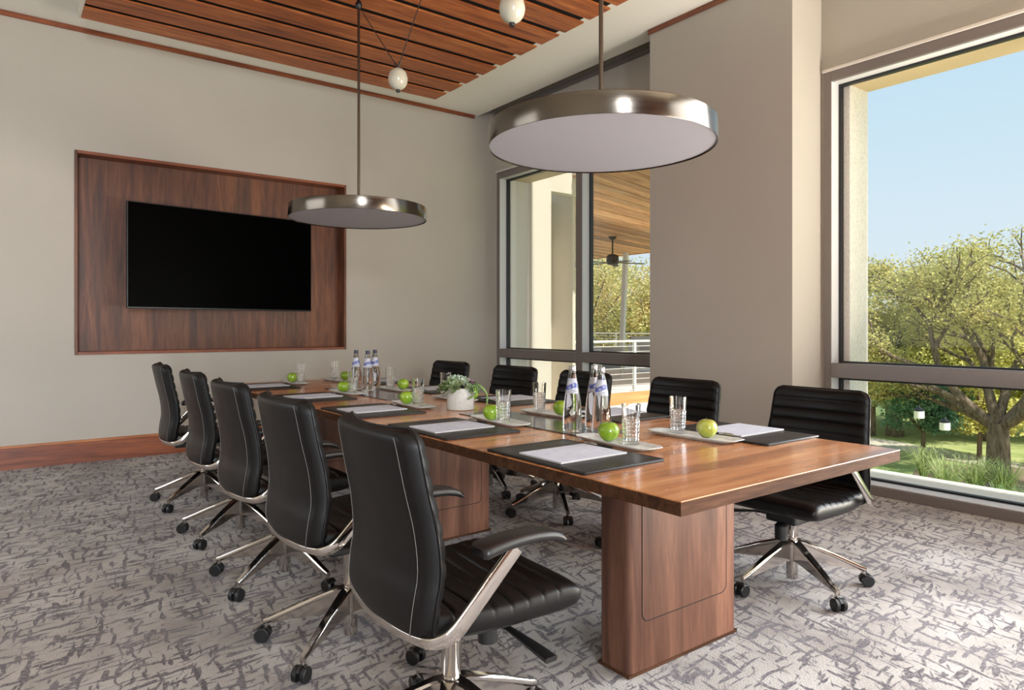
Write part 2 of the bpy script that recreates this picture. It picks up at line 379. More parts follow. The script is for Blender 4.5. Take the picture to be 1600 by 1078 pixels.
# window wall: inner leaf with two openings
def window_wall(name, x0, x1, m, jx):
    bm = B(); box(bm, x0, x1, Y0, -1.9, 0, 4.3)
    box(bm, x0, x1, -1.9, 2.70-jx, 3.09-jx*.7, 4.3); box(bm, x0, x1, 2.70-jx, 4.15, 0, 4.3)
    box(bm, x0, x1, 4.15, 6.90-jx, 3.09-jx*.7, 4.3); box(bm, x0, x1, 6.90-jx, Y1, 0, 4.3)
    return tag(obj(name, bm, m), kind='structure')
window_wall('wall_right', X1, X1+.08, M['wall'], 0)
bm = B()
for y0, y1 in ((Y0, -1.9), (2.575, 4.15), (6.80, Y1)): box(bm, X1+.13, X1+.41, y0, y1, -0.2, 4.3)
for y0, y1 in ((-1.9, 2.575), (4.15, 6.80)): box(bm, X1+.13, X1+.41, y0, y1, 3.02, 4.3)
tag(obj('wall_right_outer', bm, M['stucco']), kind='structure')
for i, (y0, y1) in enumerate(((-1.9, 2.575), (4.15, 6.80))):
    wallbox('trim_%d' % (i+1), (X1+.135, X1+.41, y0, y1, 3.0, 3.019), M['soffit'])
    wallbox('trim_%d' % (i+3), (X1+.131, X1+.50, y0-.0, y1, -0.02, 0.072), M['concrete'])
# column between the windows
wallbox('wall_column', (4.59, X1, 2.725, 4.07, 0, 3.789), M['wall'])
wallbox('trim_5', (4.578, 4.589, 2.72, 4.085, 3.745, 3.788), M['wood_trim_y'])
wallbox('baseboard_column', (4.575, 4.589, 2.72, 4.08, 0.0, 0.195), M['wood_trim_y'])
wallbox('trim_6', (X0, 4.72, Y1-.018, Y1-.001, 3.747, 3.788), M['wood_trim'])
wallbox('trim_7', (X1-.03, X1-.001, 4.08, 6.93, 3.795, 3.845), M['frame'])
bs = tag(boxo('baseboard_far', (X0, X1-.005, Y1-.022, Y1-.001, 0.0, 0.178), M['wood_trim']), kind='structure')
boxo('cap', (X0, X1-.005, Y1-.030, Y1-.001, 0.178, 0.197), M['wood_cap'], bs, bevel=.003)
boxo('bead', (X0, X1-.005, Y1-.027, Y1-.022, 0.040, 0.046), M['wood_trim'], bs); boxo('bead', (X0, X1-.005, Y1-.027, Y1-.022, 0.128, 0.134), M['wood_trim'], bs)

# windows: built from bars and panes
def bars(name, lst, m, parent, bevel=0.003):
    for d in lst: boxo(name, d, m, parent, bevel=bevel)
def window(name, y0, y1, mull, label):
    w = tag(link(name, None), kind='structure')
    zt, f = 3.085, .055
    a, b = X1-.02, X1+.13
    bars('jamb', [(a, b, y1-f, y1, 0.065, zt), (a, b, y0, y0+f, 0.065, zt)], M['frame'], w)
    bars('head_rail', [(a, b, y0+f, y1-f, zt-.075, zt)], M['frame'], w)
    boxo('head_bead', (a-.012, a+.02, y0-.01, y1+.01, zt+.001, zt+.022), M['drywall_edge'], w, bevel=.003)
    bars('sill_rail', [(X1-.075, b, y0, y1, 0.0, 0.065)], M['frame'], w)
    bars('sill_top', [(X1-.06, b-.06, y0+.004, y1-.004, 0.0655, 0.073)], M['frame_light'], w)
    bars('mullion', [(a, b, q-.048, q+.048, 0.065, zt-.075) for q in mull], M['frame'], w)
    edges = [y0+f] + [q+s*.048 for q in mull for s in (-1, 1)] + [y1-f]
    for i in range(0, len(edges), 2):
        p, q = edges[i], edges[i+1]
        boxo('transom', (a-.005, b-.02, p, q, 0.806, 0.912), M['frame'], w, bevel=.003)
        for z0, z1 in ((0.073, 0.806), (0.912, zt-.075)):
            bm = B(); g = .020; gx0, gx1 = X1+.085, X1+.128
            box(bm, gx0, gx1, p, p+g, z0, z1); box(bm, gx0, gx1, q-g, q, z0, z1); box(bm, gx0, gx1, p+g, q-g, z0, z0+g*.6); box(bm, gx0, gx1, p+g, q-g, z1-g, z1)
            obj('gasket', bm, M['frame_dark'], w)
            bm = B(); v = [bm.verts.new((X1+.11, yy, z)) for yy, z in ((p+g, z0+g*.6), (q-g, z0+g*.6), (q-g, z1-g), (p+g, z1-g))]; bm.faces.new(v)
            obj('pane', bm, M['glass'], w)
            # pale inner reveal strips
            bm = B(); box(bm, a+.004, X1+.084, q-.003, q, z0, z1); box(bm, a+.004, X1+.084, p, p+.003, z0, z1)
            if z1 > 2: box(bm, a+.02, X1+.084, p, q, z1-.003, z1)
            obj('reveal', bm, M['frame_light'], w)
    return w
window('window_1', -1.9, 2.695, [-0.45, 1.10], '')
window('window_2', 4.16, 6.895, [5.40], '')

# ------------------------------------------------------------------ timber ceiling raft
cl = thing('ceiling_raft', 'suspended ceiling raft of reddish brown timber slats with dark gaps', 'ceiling panel', (2.16, 3.0, 3.63))
RX0, RX1 = 0.527-2.16, 3.79-2.16
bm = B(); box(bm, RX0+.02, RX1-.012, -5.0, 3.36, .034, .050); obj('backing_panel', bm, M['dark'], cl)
bm = B(); box(bm, RX0-.001, RX0+.016, -5.0, 3.405, 0.001, .158); obj('side_board', bm, M['cloudwhite'], cl)
sl = B(); box(sl, RX0+.018, RX1, -.116, .116, 0, .014)
sme = None
for k in range(27):
    y = 3.405-.13-.30*k
    if sme is None: so = obj('slat', sl, M['wood_slat'], cl, bevel=.002); sme = so.data
    else: s2_ = so.copy(); C.objects.link(s2_); so2 = s2_; so2.location = (0, y, 0)
    if k == 0: so.location = (0, y, 0)
bm = B()
for xx in (-1.2, 0.1, 1.3): box(bm, xx-.02, xx+.02, -4.9, 3.3, .0501, .09); box(bm, xx-.01, xx+.01, -4.0, -3.98, .09, .159); box(bm, xx-.01, xx+.01, 2.0, 2.02, .09, .159)
obj('hanging_rail', bm, M['dark'], cl)

# ------------------------------------------------------------------ television recess and television
nn = thing('wall_recess_panel', 'walnut veneered recess panel with a thin frame around the television', 'wall panel', (1.8, Y1, NZ0))
def nb(name, x0, x1, y0, y1, z0, z1, m, **k):
    return boxo(name, (x0-1.8, x1-1.8, y0-Y1, y1-Y1, z0-NZ0, z1-NZ0), m, nn, **k)
nb('back_panel', NX0+.001, NX1-.001, Y1+.16, Y1+.175, NZ0, NZ1, M['wood_niche'])
for x0, x1 in ((NX0-.005, NX0+.018), (NX1-.018, NX1+.005)): nb('frame_side', x0, x1, Y1-.012, Y1+.16, NZ0-.008, NZ1+.008, M['wood_niche'], bevel=.002)
nb('frame_top', NX0+.018, NX1-.018, Y1-.012, Y1+.16, NZ1-.018, NZ1+.008, M['wood_trim'], bevel=.002)
nb('frame_bottom', NX0+.018, NX1-.018, Y1-.012, Y1+.16, NZ0-.008, NZ0+.018, M['wood_trim'], bevel=.002)
tvw, tvh = 1.775, .95
tv = thing('television', 'large black flat television swung out on its arm in the walnut recess', 'television', (1.806, 6.97, 1.345), math.atan2(.25, 1.756))
boxo('screen_housing', (-tvw/2, tvw/2, 0.001, .035, 0, tvh), M['bezel'], tv, bevel=.003)
boxo('screen', (-tvw/2+.008, tvw/2-.008, -.001, .002, .014, tvh-.008), M['screen'], tv)
boxo('wall_bracket', (-.12, .12, .035, .20, .3, .65), M['rubber'], tv)

# ------------------------------------------------------------------ table
TX0, TX1, TY0, TY1, TZ, TT = 1.376, 2.582, 1.118, 5.52, .745, .039
tb = thing('conference_table', 'long walnut conference table on three slab pedestals', 'table', (1.979, 3.32, 0))
def tbx(name, x0, x1, y0, y1, z0, z1, m, parent=tb, **k):
    return boxo(name, (x0-1.979, x1-1.979, y0-3.32, y1-3.32, z0, z1), m, parent, **k)
top = tbx('tabletop', TX0, TX1, TY0, TY1, TZ-.004, TZ, M['wood_table'], bevel=.0012)
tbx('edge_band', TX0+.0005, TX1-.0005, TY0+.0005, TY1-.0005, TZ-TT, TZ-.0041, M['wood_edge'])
for yc in (1.668, 3.32, 4.975):
    bm = B(); sec = rrect(.60, .142, .022, 4)
    rings(bm, [[(1.996-1.979+a, yc-3.32+b, z) for a, b in sec] for z in (0.012, TZ-TT)])
    p = obj('pedestal', bm, M['wood_ped'], tb, smooth=35)
    for s in (-1, 1):   # access panel with a routed rounded outline, standing a hair proud
        pts = [(1.996-1.979+a, yc-3.32+s*.0718, .425+b) for a, b in rrect(.47, .50, .03, 4)]
        bm = B(); tube(bm, pts, .0016, 6, closed=True); obj('panel_groove', bm, M['dark'], p)
        bm = B(); rings(bm, [[(x, yc-3.32+s*.0712, z) for x, y, z in pts], [(1.996-1.979+(x-.017)*.992, yc-3.32+s*.0722, .425+(z-.425)*.992) for x, y, z in pts]])
        obj('access_panel', bm, M['wood_ped'], p)
    tbx('plinth', 1.996-.302, 1.996+.302, yc-.073, yc+.073, 0.001, 0.012, M['wood_edge'])

# ------------------------------------------------------------------ chairs
def interp(x, xs, ys): return float(np.interp(x, xs, ys))
def smoothcurve(zs, vs):
    pts = spline([(z, v, 0) for z, v in zip(zs, vs)], 12); a = np.array([[p.x, p.y] for p in pts]); return lambda z: float(np.interp(z, a[:, 0], a[:, 1]))
bx = smoothcurve([.40, .46, .53, .60, .70, .80, .93], [-.225, -.240, -.235, -.225, -.235, -.258, -.285])
bw = smoothcurve([.40, .46, .55, .65, .78, .93], [.236, .248, .257, .257, .247, .238])
ZB, ZT = .420, .940
def corner(z):   # shrink of the half width near top and bottom
    r = .045
    if z > ZT-r: t = (z-(ZT-r))/r; return r*(1-math.sqrt(max(0, 1-t*t)))
    r = .055
    if z < ZB+r: t = ((ZB+r)-z)/r; return r*(1-math.sqrt(max(0, 1-t*t)))
    return 0
ribs = [ZB+.05+.052*k for k in range(9)]
def back_side(front, rows=70, cols=24):
    """a sheet of points: front cushion or rear shell, from side to side"""
    out = []
    for i in range(rows+1):
        u = i/rows; z = ZB + (ZT-ZB)*(0.5-0.5*math.cos(PI*u))*0.5 + (ZT-ZB)*u*0.5
        w = bw(z) - corner(z); xc = bx(z)
        edge = min(1, math.sqrt(max(0, 1-((abs(z-(ZB+ZT)/2)/((ZT-ZB)/2))**34))))
        row = []
        for j in range(cols+1):
            s = -math.cos(PI*j/cols); s = .55*s + .45*(2*j/cols-1)
            th = (1-abs(s)**22)**.5 if abs(s) < 1 else 0
            wing = (.030+.008*max(0, (z-.6)/.34))*s*s
            if front:
                d = .028*th*edge
                g = 0
                if z < .90 and abs(s) < .995:
                    for r in ribs: g = max(g, math.exp(-((z-r)/.0036)**2))
                x = xc + wing + d - .0060*g*th + .0010*math.cos((z-ZB-.05)/.052*2*PI+PI)*th
            else:
                d = .032*th*edge
                x = xc + wing - d
            row.append((x, w*s, z - .004*(1-s*s)*max(0, (z-.78)/.16)))
        out.append(row)
    return out
def sheet(bm, rows, flip=False):
    vs = [[bm.verts.new(p) for p in r] for r in rows]
    for a, b in zip(vs[:-1], vs[1:]):
        for i in range(len(a)-1):
            f = (a[i], a[i+1], b[i+1], b[i]); bm.faces.new(f[::-1] if flip else f)
def chair_make(label):
    t = thing('office_chair', label, 'chair', (0, 0, 0), 0, 'leather conference chairs around the table')
    # upholstered back
    bm = B(); sheet(bm, back_side(True)); obj('back_cushion', bm, M['leather'], t, smooth=60)
    bm = B(); R_ = back_side(False); sheet(bm, R_, True); obj('back_shell', bm, M['leather_shell'], t, smooth=60)
    # seams: dark piping round the joint and pale stitching on the rear face
    bm = B(); loop = []
    for r in back_side(True, 34, 2): loop.append(r[0])
    topr = back_side(True, 34, 14)[-1]; botr = back_side(True, 34, 14)[0]; rr = [r[-1] for r in back_side(True, 34, 2)][::-1]
    pts = loop + topr[1:-1] + rr + botr[::-1][1:-1]
    tube(bm, [(p[0], p[1]*1.004, p[2]) for p in pts], .0035, 6, closed=True); obj('piping', bm, M['leather_shell'], t, smooth=60)
    for s in (1, -1):
        line = [R_[i][24-3 if s > 0 else 3] for i in range(6, 67, 3)]
        bm = B(); tube(bm, [(p[0]-.0012, p[1], p[2]) for p in line], .0008, 5); obj('stitching', bm, M['stitch'], t)
    # seat
    xs = sorted(set([round(-.235+.025*(1-math.cos(PI/2*k/8)), 5) for k in range(9)] + [round(float(v), 5) for v in np.linspace(-.205, .225, 110)] + [round(.272-.040*(1-math.sin(PI/2*k/10)), 5) for k in range(11)])); rs = []
    topz = smoothcurve([-.235, -.15, 0, .10, .20, .272], [.515, .506, .498, .504, .508, .492])
    botz = smoothcurve([-.235, -.10, .10, .20, .272], [.425, .410, .408, .410, .425])
    for x in xs:
        zt, zb = topz(x), botz(x)
        e1 = math.sqrt(max(0, 1-max(0, (-.210-x)/.025)**2)); e2 = math.sqrt(max(0, 1-max(0, (x-.232)/.040)**2)); ends = max(.02, min(e1, e2))
        zm = (zt+zb)/2; hh = (zt-zb)/2*ends; hw = .250 - .022*(1-ends) - (.02*max(0, -x/.235)**2)
        g = 0
        for q in range(8):
            g = max(g, math.exp(-((x-(-.20+.054*q))/.0042)**2))
        ring = []
        for k in range(40):
            a = 2*PI*k/40; ca, sa = math.cos(a), math.sin(a)
            y = hw*math.copysign(abs(ca)**.38, ca); z = zm + hh*math.copysign(abs(sa)**.50, sa)
            if sa > .05: z += (-.008*(1-(y/hw)**2) - .0085*g*(1 if abs(y) < hw*.93 else .5))*ends
            ring.append((x, y, z))
        rs.append([(px if px < 0 else px*.91, py, pz) for px, py, pz in ring])
    bm = B(); rings(bm, rs); obj('seat', bm, M['leather'], t, smooth=60)
    bm = B(); box(bm, -.20, .16, -.17, .17, .398, .416); obj('seat_pan', bm, M['rubber'], t, bevel=.01)
    # arm frame: one bar looping under the back and rising forward to both pads
    half = [(.005, .278, .634), (-.062, .278, .566), (-.125, .278, .502), (-.168, .277, .462), (-.200, .268, .446), (-.230, .240, .441), (-.256, .13, .438), (-.262, 0, .437)]
    path = spline(half + [(x, -y, z) for x, y, z in half[::-1][1:]], 6)
    sec = rrect(.040, .013, .004, 2); rs = []
    n_ = len(path)
    for i, p in enumerate(path):
        tn = (path[min(i+1, n_-1)]-path[max(i-1, 0)]).normalized()
        out = Vector((-.15 if abs(p.y) > .25 else -1, p.y*6, 0)); out = (out - tn*out.dot(tn)).normalized()
        wd = tn.cross(out); k = 1.0 - .45*min(1, max(0, (-p.x-.17)/.07))
        rs.append([tuple(p + wd*a*k + out*b) for a, b in sec])
    bm = B(); rings(bm, rs); obj('arm_frame', bm, M['chrome'], t, smooth=50)
    bm = B()
    for s in (-1, 1): sweep(bm, [(-.256, s*.05, .424), (-.16, s*.05, .402), (-.02, s*.04, .392)], rrect(.035, .012, .003, 2))
    obj('back_bracket', bm, M['chrome'], t, smooth=50)
    for s in (-1, 1):
        pts = spline([(-.105, 0, .640), (-.055, 0, .650), (.01, 0, .657), (.075, 0, .656), (.120, 0, .648), (.148, 0, .634)], 5)
        rs = []
        for i, p in enumerate(pts):
            u = i/(len(pts)-1); wd = .082*(1-.22*u)*(min(1, .78+u*6)); hh = .032*(1-.35*u) * (min(1, .7+u*6))
            if u > .93: wd *= .8; hh *= .7
            rs.append([(p.x, s*.272+a, p.z+b) for a, b in rrect(wd, hh, min(wd, hh)*.42, 3)])
        bm = B(); rings(bm, rs); obj('arm_pad', bm, M['arm_pad'], t, smooth=50)
    # mechanism
    bm = B(); box(bm, -.11, .10, -.075, .075, .345, .397); obj('tilt_mechanism', bm, M['rubber'], t, bevel=.012)
    bm = B(); lathe(bm, [(.020, .270), (.028, .274), (.029, .335), (.020, .345)], 20, .088, .0); obj('tension_knob', bm, M['rubber'], t, smooth=40)
    bm = B(); sweep(bm, [(.06, -.05, .372), (.07, -.15, .366), (.085, -.24, .352), (.09, -.31, .345)], rrect(.024, .009, .003, 2), scales=[.8, .9, 1.4, 1.6]); obj('height_lever', bm, M['rubber'], t, smooth=50)
    # column
    bm = B(); lathe(bm, [(.0235, .022), (.026, .028), (.026, .20), (.0235, .202), (.0235, .262), (.015, .264), (.015, .30)], 24); obj('lower_column', bm, M['chrome'], t, smooth=40)
    bm = B(); lathe(bm, [(.026, .215), (.0275, .218), (.0275, .345), (.03, .35)], 24); obj('gas_lift_sleeve', bm, M['chrome'], t, smooth=40)
    # five legs with a caster each
    bm = B()
    secs = []
    for r, wt, wb, zt, zb in ((.012, .046, .020, .206, .105), (.05, .042, .016, .200, .108), (.18, .032, .012, .148, .088), (.30, .026, .012, .094, .070), (.325, .020, .012, .084, .072)):
        zm = zt-.012
        secs.append([(r, wt*.36, zt), (r, wt*.5, zt-.006), (r, wt*.5, zm-.003), (r, wb*.5, zm-.010), (r, wb*.5, zb), (r, -wb*.5, zb), (r, -wb*.5, zm-.010), (r, -wt*.5, zm-.003), (r, -wt*.5, zt-.006), (r, -wt*.36, zt)])
    rings(bm, secs); lathe(bm, [(.0085, .052), (.0085, .080)], 12, .316, 0)
    leg = obj('base_leg', bm, M['chrome'], t, smooth=40)
    bm = B()
    def wheel(y0, y1):
        nseg = 20; prof = [(.010, y0), (.024, y0), (.0275, y0+.003), (.0275, y1-.003), (.024, y1), (.010, y1)]
        rings(bm, [[(.316+.012+r*math.cos(2*PI*k/nseg), y, .0275+r*math.sin(2*PI*k/nseg)) for k in range(nseg)] for r, y in prof])
    wheel(-.026, -.008); wheel(.008, .026)
    lathe(bm, [(.011, .030), (.012, .052), (.008, .056)], 12, .316, 0)
    rings(bm, [[(.316+.010+ (.030)*math.cos(a), y, .0275+.030*math.sin(a)) for a in [PI*.15+PI*.75*k/8 for k in range(9)]] + [(.316+.010+.006*math.cos(a), y, .0275+.006*math.sin(a)) for a in (PI*.9, PI*.15)] for y in (-.007, .007)])
    cast = obj('caster', bm, M['rubber'], leg, smooth=40)
    for k in range(1, 5):
        l2 = leg.copy(); C.objects.link(l2); l2.rotation_euler = (0, 0, 2*PI*k/5); c2 = cast.copy(); C.objects.link(c2); c2.parent = l2
    return t
chair0 = chair_make('x')
UPPER = ('back_cushion', 'back_shell', 'piping', 'stitching', 'seat', 'seat_pan', 'arm_frame', 'back_bracket', 'arm_pad', 'tilt_mechanism', 'tension_knob', 'height_lever')
def place_chair(x, y, rz, base, drop, label, first=False):
    t = chair0 if first else copy_tree(chair0)
    t.location = (x, y, 0); t.rotation_euler = (0, 0, rz); t['label'] = label
    k = 0
    for ch in t.children:
        if ch.name.split('.')[0] == 'base_leg': ch.rotation_euler = (0, 0, base - rz + 2*PI*k/5); k += 1
        elif ch.name.split('.')[0] in UPPER: ch.location = (0, 0, -drop) if not isinstance(drop, tuple) else (-drop[0], 0, -drop[1])
    return t
D_ = math.radians
CH = [  # x, y, rotation, base angle, drop, label
 (1.022, 1.636, D_(-4), D_(5), (-.030, 0), 'nearest chair on the television-side row, its whole arm and seat showing in the foreground'),
 (1.076, 2.44, D_(0), D_(145), 0, 'second nearest chair on the television side, directly behind the foreground chair'),
 (1.103, 3.256, D_(0), D_(142), 0, 'middle chair of the television-side row, seen from behind'),
 (1.13, 4.095, D_(-2), D_(145), 0, 'second farthest chair on the television side, with ribbed front edge visible'),
 (1.138, 4.99, D_(-4), D_(145), 0, 'farthest chair on the television side, beside the baseboard'),
 (2.945, 1.75, D_(180), D_(172), .055, 'chair nearest the large right window, its base and casters fully in view'),
 (2.90, 2.53, D_(180), D_(160), .055, 'chair with its back against the grey column between the windows'),
 (2.884, 3.342, D_(180), D_(169), .055, 'window-side chair behind the three near water bottles'),
 (2.89, 4.10, D_(184), D_(183), .055, 'window-side chair in front of the left pane of the far window'),
 (2.89, 5.00, D_(186), D_(160), .055, 'farthest window-side chair, behind the succulent pot'),
]
for i, a in enumerate(CH): place_chair(*a, first=(i == 0))

# ------------------------------------------------------------------ things on the table
def pad_rot(o, x, y, z, rz=0, label=None): o.location = (x, y, z); o.rotation_euler = (0, 0, rz); o['label'] = label; return o
def dmat():
    t = thing('desk_mat', 'x', 'desk mat', group='black leather desk mats')
    sec = rrect(.365, .505, .012, 3)
    bm = B(); rings(bm, [[(a*k, b*k, z) for a, b in sec] for k, z in ((.997, 0), (1, .002), (1, .0055), (.997, .007))]); obj('leather_pad', bm, M['mat'], t, smooth=30)
    bm = B(); tube(bm, [(a*.972, b*.98, .0072) for a, b in rrect(.365, .505, .012, 3)], .0006, 4, closed=True); obj('stitched_border', bm, M['leather'], t)
    return t
def dpad():
    t = thing('notepad', 'x', 'notepad', group='white notepads')
    bm = B(); box(bm, -.148, .148, -.108, .108, 0, .0045); obj('sheets', bm, M['pad_edge'], t)
    bm = B(); box(bm, -.148, .148, -.108, .108, .0046, .0056); obj('top_sheet', bm, M['paper'], t)
    return t
def dpen():
    t = thing('pen', 'x', 'pen', group='black pens')
    def bar(pr, m, nm):
        bm = B(); rings(bm, [[(r*math.cos(2*PI*k/12), y, .0052+r*math.sin(2*PI*k/12)) for k in range(12)] for r, y in pr]); return obj(nm, bm, m, t, smooth=40)
    bar([(.001, -.070), (.0028, -.060), (.0045, -.045), (.005, 0)], M['rubber'], 'barrel')
    bar([(.0052, 0.001), (.0052, .006)], M['chrome'], 'ring'); bar([(.005, .0065), (.0048, .064), (.003, .068)], M['chrome'], 'cap')
    bm = B(); box(bm, -.0015, .0015, .02, .062, .0102, .0118); obj('clip', bm, M['chrome'], t)
    return t
def dplate():
    t = thing('serving_plate', 'x', 'plate', group='long stoneware plates')
    def ol(hx, hy, z, tip): return [(hx*.62, -hy, z), (hx, -hy+tip, z), (hx*1.06, 0, z), (hx, hy-tip, z), (hx*.62, hy, z), (-hx*.62, hy, z), (-hx, hy-tip, z), (-hx*1.06, 0, z), (-hx, -hy+tip, z), (-hx*.62, -hy, z)]
    bm = B(); rings(bm, [ol(.034, .155, 0, .02), ol(.036, .158, .001, .02), ol(.054, .200, .014, .03), ol(.055, .202, .0165, .03), ol(.052, .198, .0165, .03), ol(.038, .165, .007, .02), ol(.030, .15, .006, .02)])
    o = obj('dish', bm, M['plate'], t, smooth=50)
    b = o.modifiers.new('bevel', 'BEVEL'); b.width = .003; b.segments = 2; b.limit_method = 'ANGLE'; b.angle_limit = .6
    return t
def dapple(m='apple'):
    t = thing('apple', 'x', 'apple', group='green apples')
    pr = []
    for k in range(25):
        a = -PI/2 + PI*k/24; r = .0400*math.cos(a)*(1+.11*math.sin(a)); z = .0375 + .0375*math.sin(a)
        if a > 1.15: z -= .010*((a-1.15)/.42)**1.5
        if a < -1.2: z += .005*((-a-1.2)/.37)**1.5
        pr.append((r, z))
    bm = B(); lathe(bm, pr, 32, fn=lambda th, z: 1 + .018*math.cos(5*th)*(z/.07-.5) + .012*math.cos(th+1)); obj('flesh', bm, M[m], t, smooth=180)
    bm = B(); tube(bm, [(0, 0, .062), (.001, 0, .070), (.004, .001, .079)], .0013, 6); obj('stalk', bm, M['stem'], t)
    return t
def dtumbler():
    t = thing('tumbler', 'x', 'glass', group='cut glass tumblers')
    n_ = 48
    def fn(th, z):
        if .012 < z < .094:
            a = abs(math.sin(th*9)); b = abs(math.sin((z-.012)/.0137*PI)); return 1 - .065*(1-min(1, a*1.5)) - .045*(1-min(1, b*1.8))
        return 1
    zs = [0, .001, .004, .010] + [.012+.082*k/60 for k in range(1, 61)] + [.097, .12, .145, .1475]
    rad = lambda z: .0285 + (.0350-.0285)*z/.148
    bm = B()
    outer = [[(rad(z)*fn(2*PI*k/144, z)*math.cos(2*PI*k/144), rad(z)*fn(2*PI*k/144, z)*math.sin(2*PI*k/144), z) for k in range(144)] for z in zs]
    inner = [[((rad(z)-.0028)*math.cos(2*PI*k/144), (rad(z)-.0028)*math.sin(2*PI*k/144), z) for k in range(144)] for z in (.1475, .12, .06, .022, .016)]
    inner.append([(.015*math.cos(2*PI*k/144), .015*math.sin(2*PI*k/144), .013) for k in range(144)])
    rings(bm, outer + inner); tag(obj('glass_body', bm, M['tumbler'], t, smooth=40))
    return t
def dbottle():
    t = thing('water_bottle', 'x', 'bottle', group='glass water bottles')
    pr = [(.030, .002), (.036, 0), (.0385, .004), (.039, .012), (.039, .05), (.0375, .085), (.0345, .12), (.030, .155), (.0245, .19), (.019, .22), (.0150, .240), (.0138, .250), (.0138, .254)]
    P = spline([(r, z, 0) for r, z in pr], 4)
    bm = B(); lathe(bm, [(p.x, p.y) for p in P], 40); obj('glass_body', bm, M['bottle'], t, smooth=180)
    bm = B(); lathe(bm, [(.0150, .2485), (.0158, .250), (.0158, .254), (.0145, .2555), (.0145, .269), (.0135, .271)], 32, fn=lambda th, z: 1 + (.015*math.cos(th*32) if z > .2556 else 0)); obj('screw_cap', bm, M['cap'], t, smooth=40)
    rz = lambda z: float(np.interp(z, [p.y for p in P], [p.x for p in P]))
    bm = B(); zs = [.158 + .062*k/10 for k in range(11)]
    sheet(bm, [[((rz(z)+.0006)*math.cos(a), (rz(z)+.0006)*math.sin(a), z) for a in [-1.25+2.5*k/20 for k in range(21)]] for z in zs]); obj('label', bm, M['label'], t, smooth=180)
    return t
mat0, pad0, pen0, plate0, app0, app1, tum0, bot0 = dmat(), dpad(), dpen(), dplate(), dapple(), dapple('apple_blush'), dtumbler(), dbottle()
used = set()
def put(proto, x, y, z, rz, label):
    o = proto if proto.name not in used else copy_tree(proto)
    used.add(proto.name); o.location = (x, y, z); o.rotation_euler = (0, 0, rz); o['label'] = label; return o
Z = TZ + .0005
seatL = ['at the near end of the television side', 'before the second nearest television-side chair', 'before the middle television-side chair', 'before the second-farthest television-side chair', 'at the far end of the television side']
seatR = ['at the near end of the window side', 'before the chair against the column', 'on the window side beside the near bottles', 'third along the window side', 'at the far end of the window side']
LY = [1.735, 2.505, 3.285, 4.11, 5.06]; RYm = [1.69, 2.44, 3.27, 4.12, 4.97]
for i in range(5):
    y = LY[i]; w = seatL[i]
    put(mat0, 1.567, y, Z, 0, 'black leather desk mat '+w)
    put(pad0, 1.563, y-.008, Z+.0078, 0, 'white notepad on the desk mat '+w)
    put(pen0, 1.733, y+.045, Z+.0078, D_(4), 'black and silver pen by the notepad '+w)
L_apple = [(1.845, 1.84), (1.825, 2.575), (1.83, 3.395), (1.83, 4.26), (1.84, 5.26)]
L_glass = [(1.865, 1.745), (1.82, 2.475), (1.835, 3.28), (1.86, 4.18), (1.87, 5.165)]
for i in range(5):
    ax, ay = L_apple[i]; gx, gy = L_glass[i]; w = seatL[i]
    px = 1.838 if i else 1.845; rz = D_([-3, -4, -3, 2, 0][i])
    put(plate0, px, (ay+gy)/2+.005, Z, rz, 'long grey plate with apple and tumbler '+w)
    put(app0, ax, ay, Z+.0065, i*1.3, 'green apple on the plate '+w)
    put(tum0, gx, gy, Z+.0072, i*.7, 'tall cut glass tumbler on the plate '+w)
R_glass = [(2.265, 1.815), (2.255, 2.69), (2.26, 3.36), (2.265, 4.35), (2.285, 5.39)]
R_apple = [(2.230, 1.665), (2.225, 2.51), (2.25, 3.50), (2.265, 4.20), (2.265, 5.17)]
# the third place on this side shows its apple behind the succulent pot
R_glass[2] = (2.27, 3.62); R_apple[2] = (2.270, 3.36)
for i in range(5):
    y = RYm[i]; w = seatR[i]
    put(mat0, 2.440, y, Z, PI, 'black leather desk mat '+w)
    put(pad0, 2.470, y+.01, Z+.0078, PI, 'white notepad on the desk mat '+w)
    put(pen0, 2.302, y-.01, Z+.0078, PI+D_(3), 'black and silver pen by the notepad '+w)
    ax, ay = R_apple[i]; gx, gy = R_glass[i]
for i in range(5):
    ax, ay = R_apple[i]; gx, gy = R_glass[i]; w = seatR[i]
    put(plate0, 2.195 if i == 0 else 2.190, (ay+gy)/2-.02, Z, D_([4, 2, 0, 0, 0][i]), 'long grey plate with apple and tumbler '+w)
    put(app1 if i == 0 else app0, ax-.03 if i else ax-.025, ay, Z+.0065, i*1.1+2, ('tan blushed green apple on the plate ' if i == 0 else 'green apple on the plate ')+w)
    put(tum0, gx-.05, gy, Z+.0072, i*.9+.3, 'tall cut glass tumbler on the plate '+w)
for i, (x, y, lb) in enumerate(((1.920, 2.125, 'leftmost near water bottle, standing in front on the near dark insert'), (2.035, 2.115, 'rear middle bottle of the near trio of water bottles'), (1.955, 1.990, 'rightmost near water bottle, behind the front apple plate'),
        (1.99, 4.42, 'leftmost bottle of the far trio of water bottles'), (2.01, 4.28, 'middle bottle of the far trio of water bottles'), (2.13, 4.42, 'rightmost bottle of the far trio of water bottles'))):
    put(bot0, x, y, TZ+.0050, D_([-150, -120, -140, -130, -120, -100][i]), lb)
    if i > 2:   # the far bottles wear dark blue caps
        for ch in bpy.data.objects:
            if ch.parent and ch.parent.get('label') == lb and ch.name.startswith('screw_cap'): ch.data = ch.data.copy(); ch.data.materials[0] = M['cap_dark']
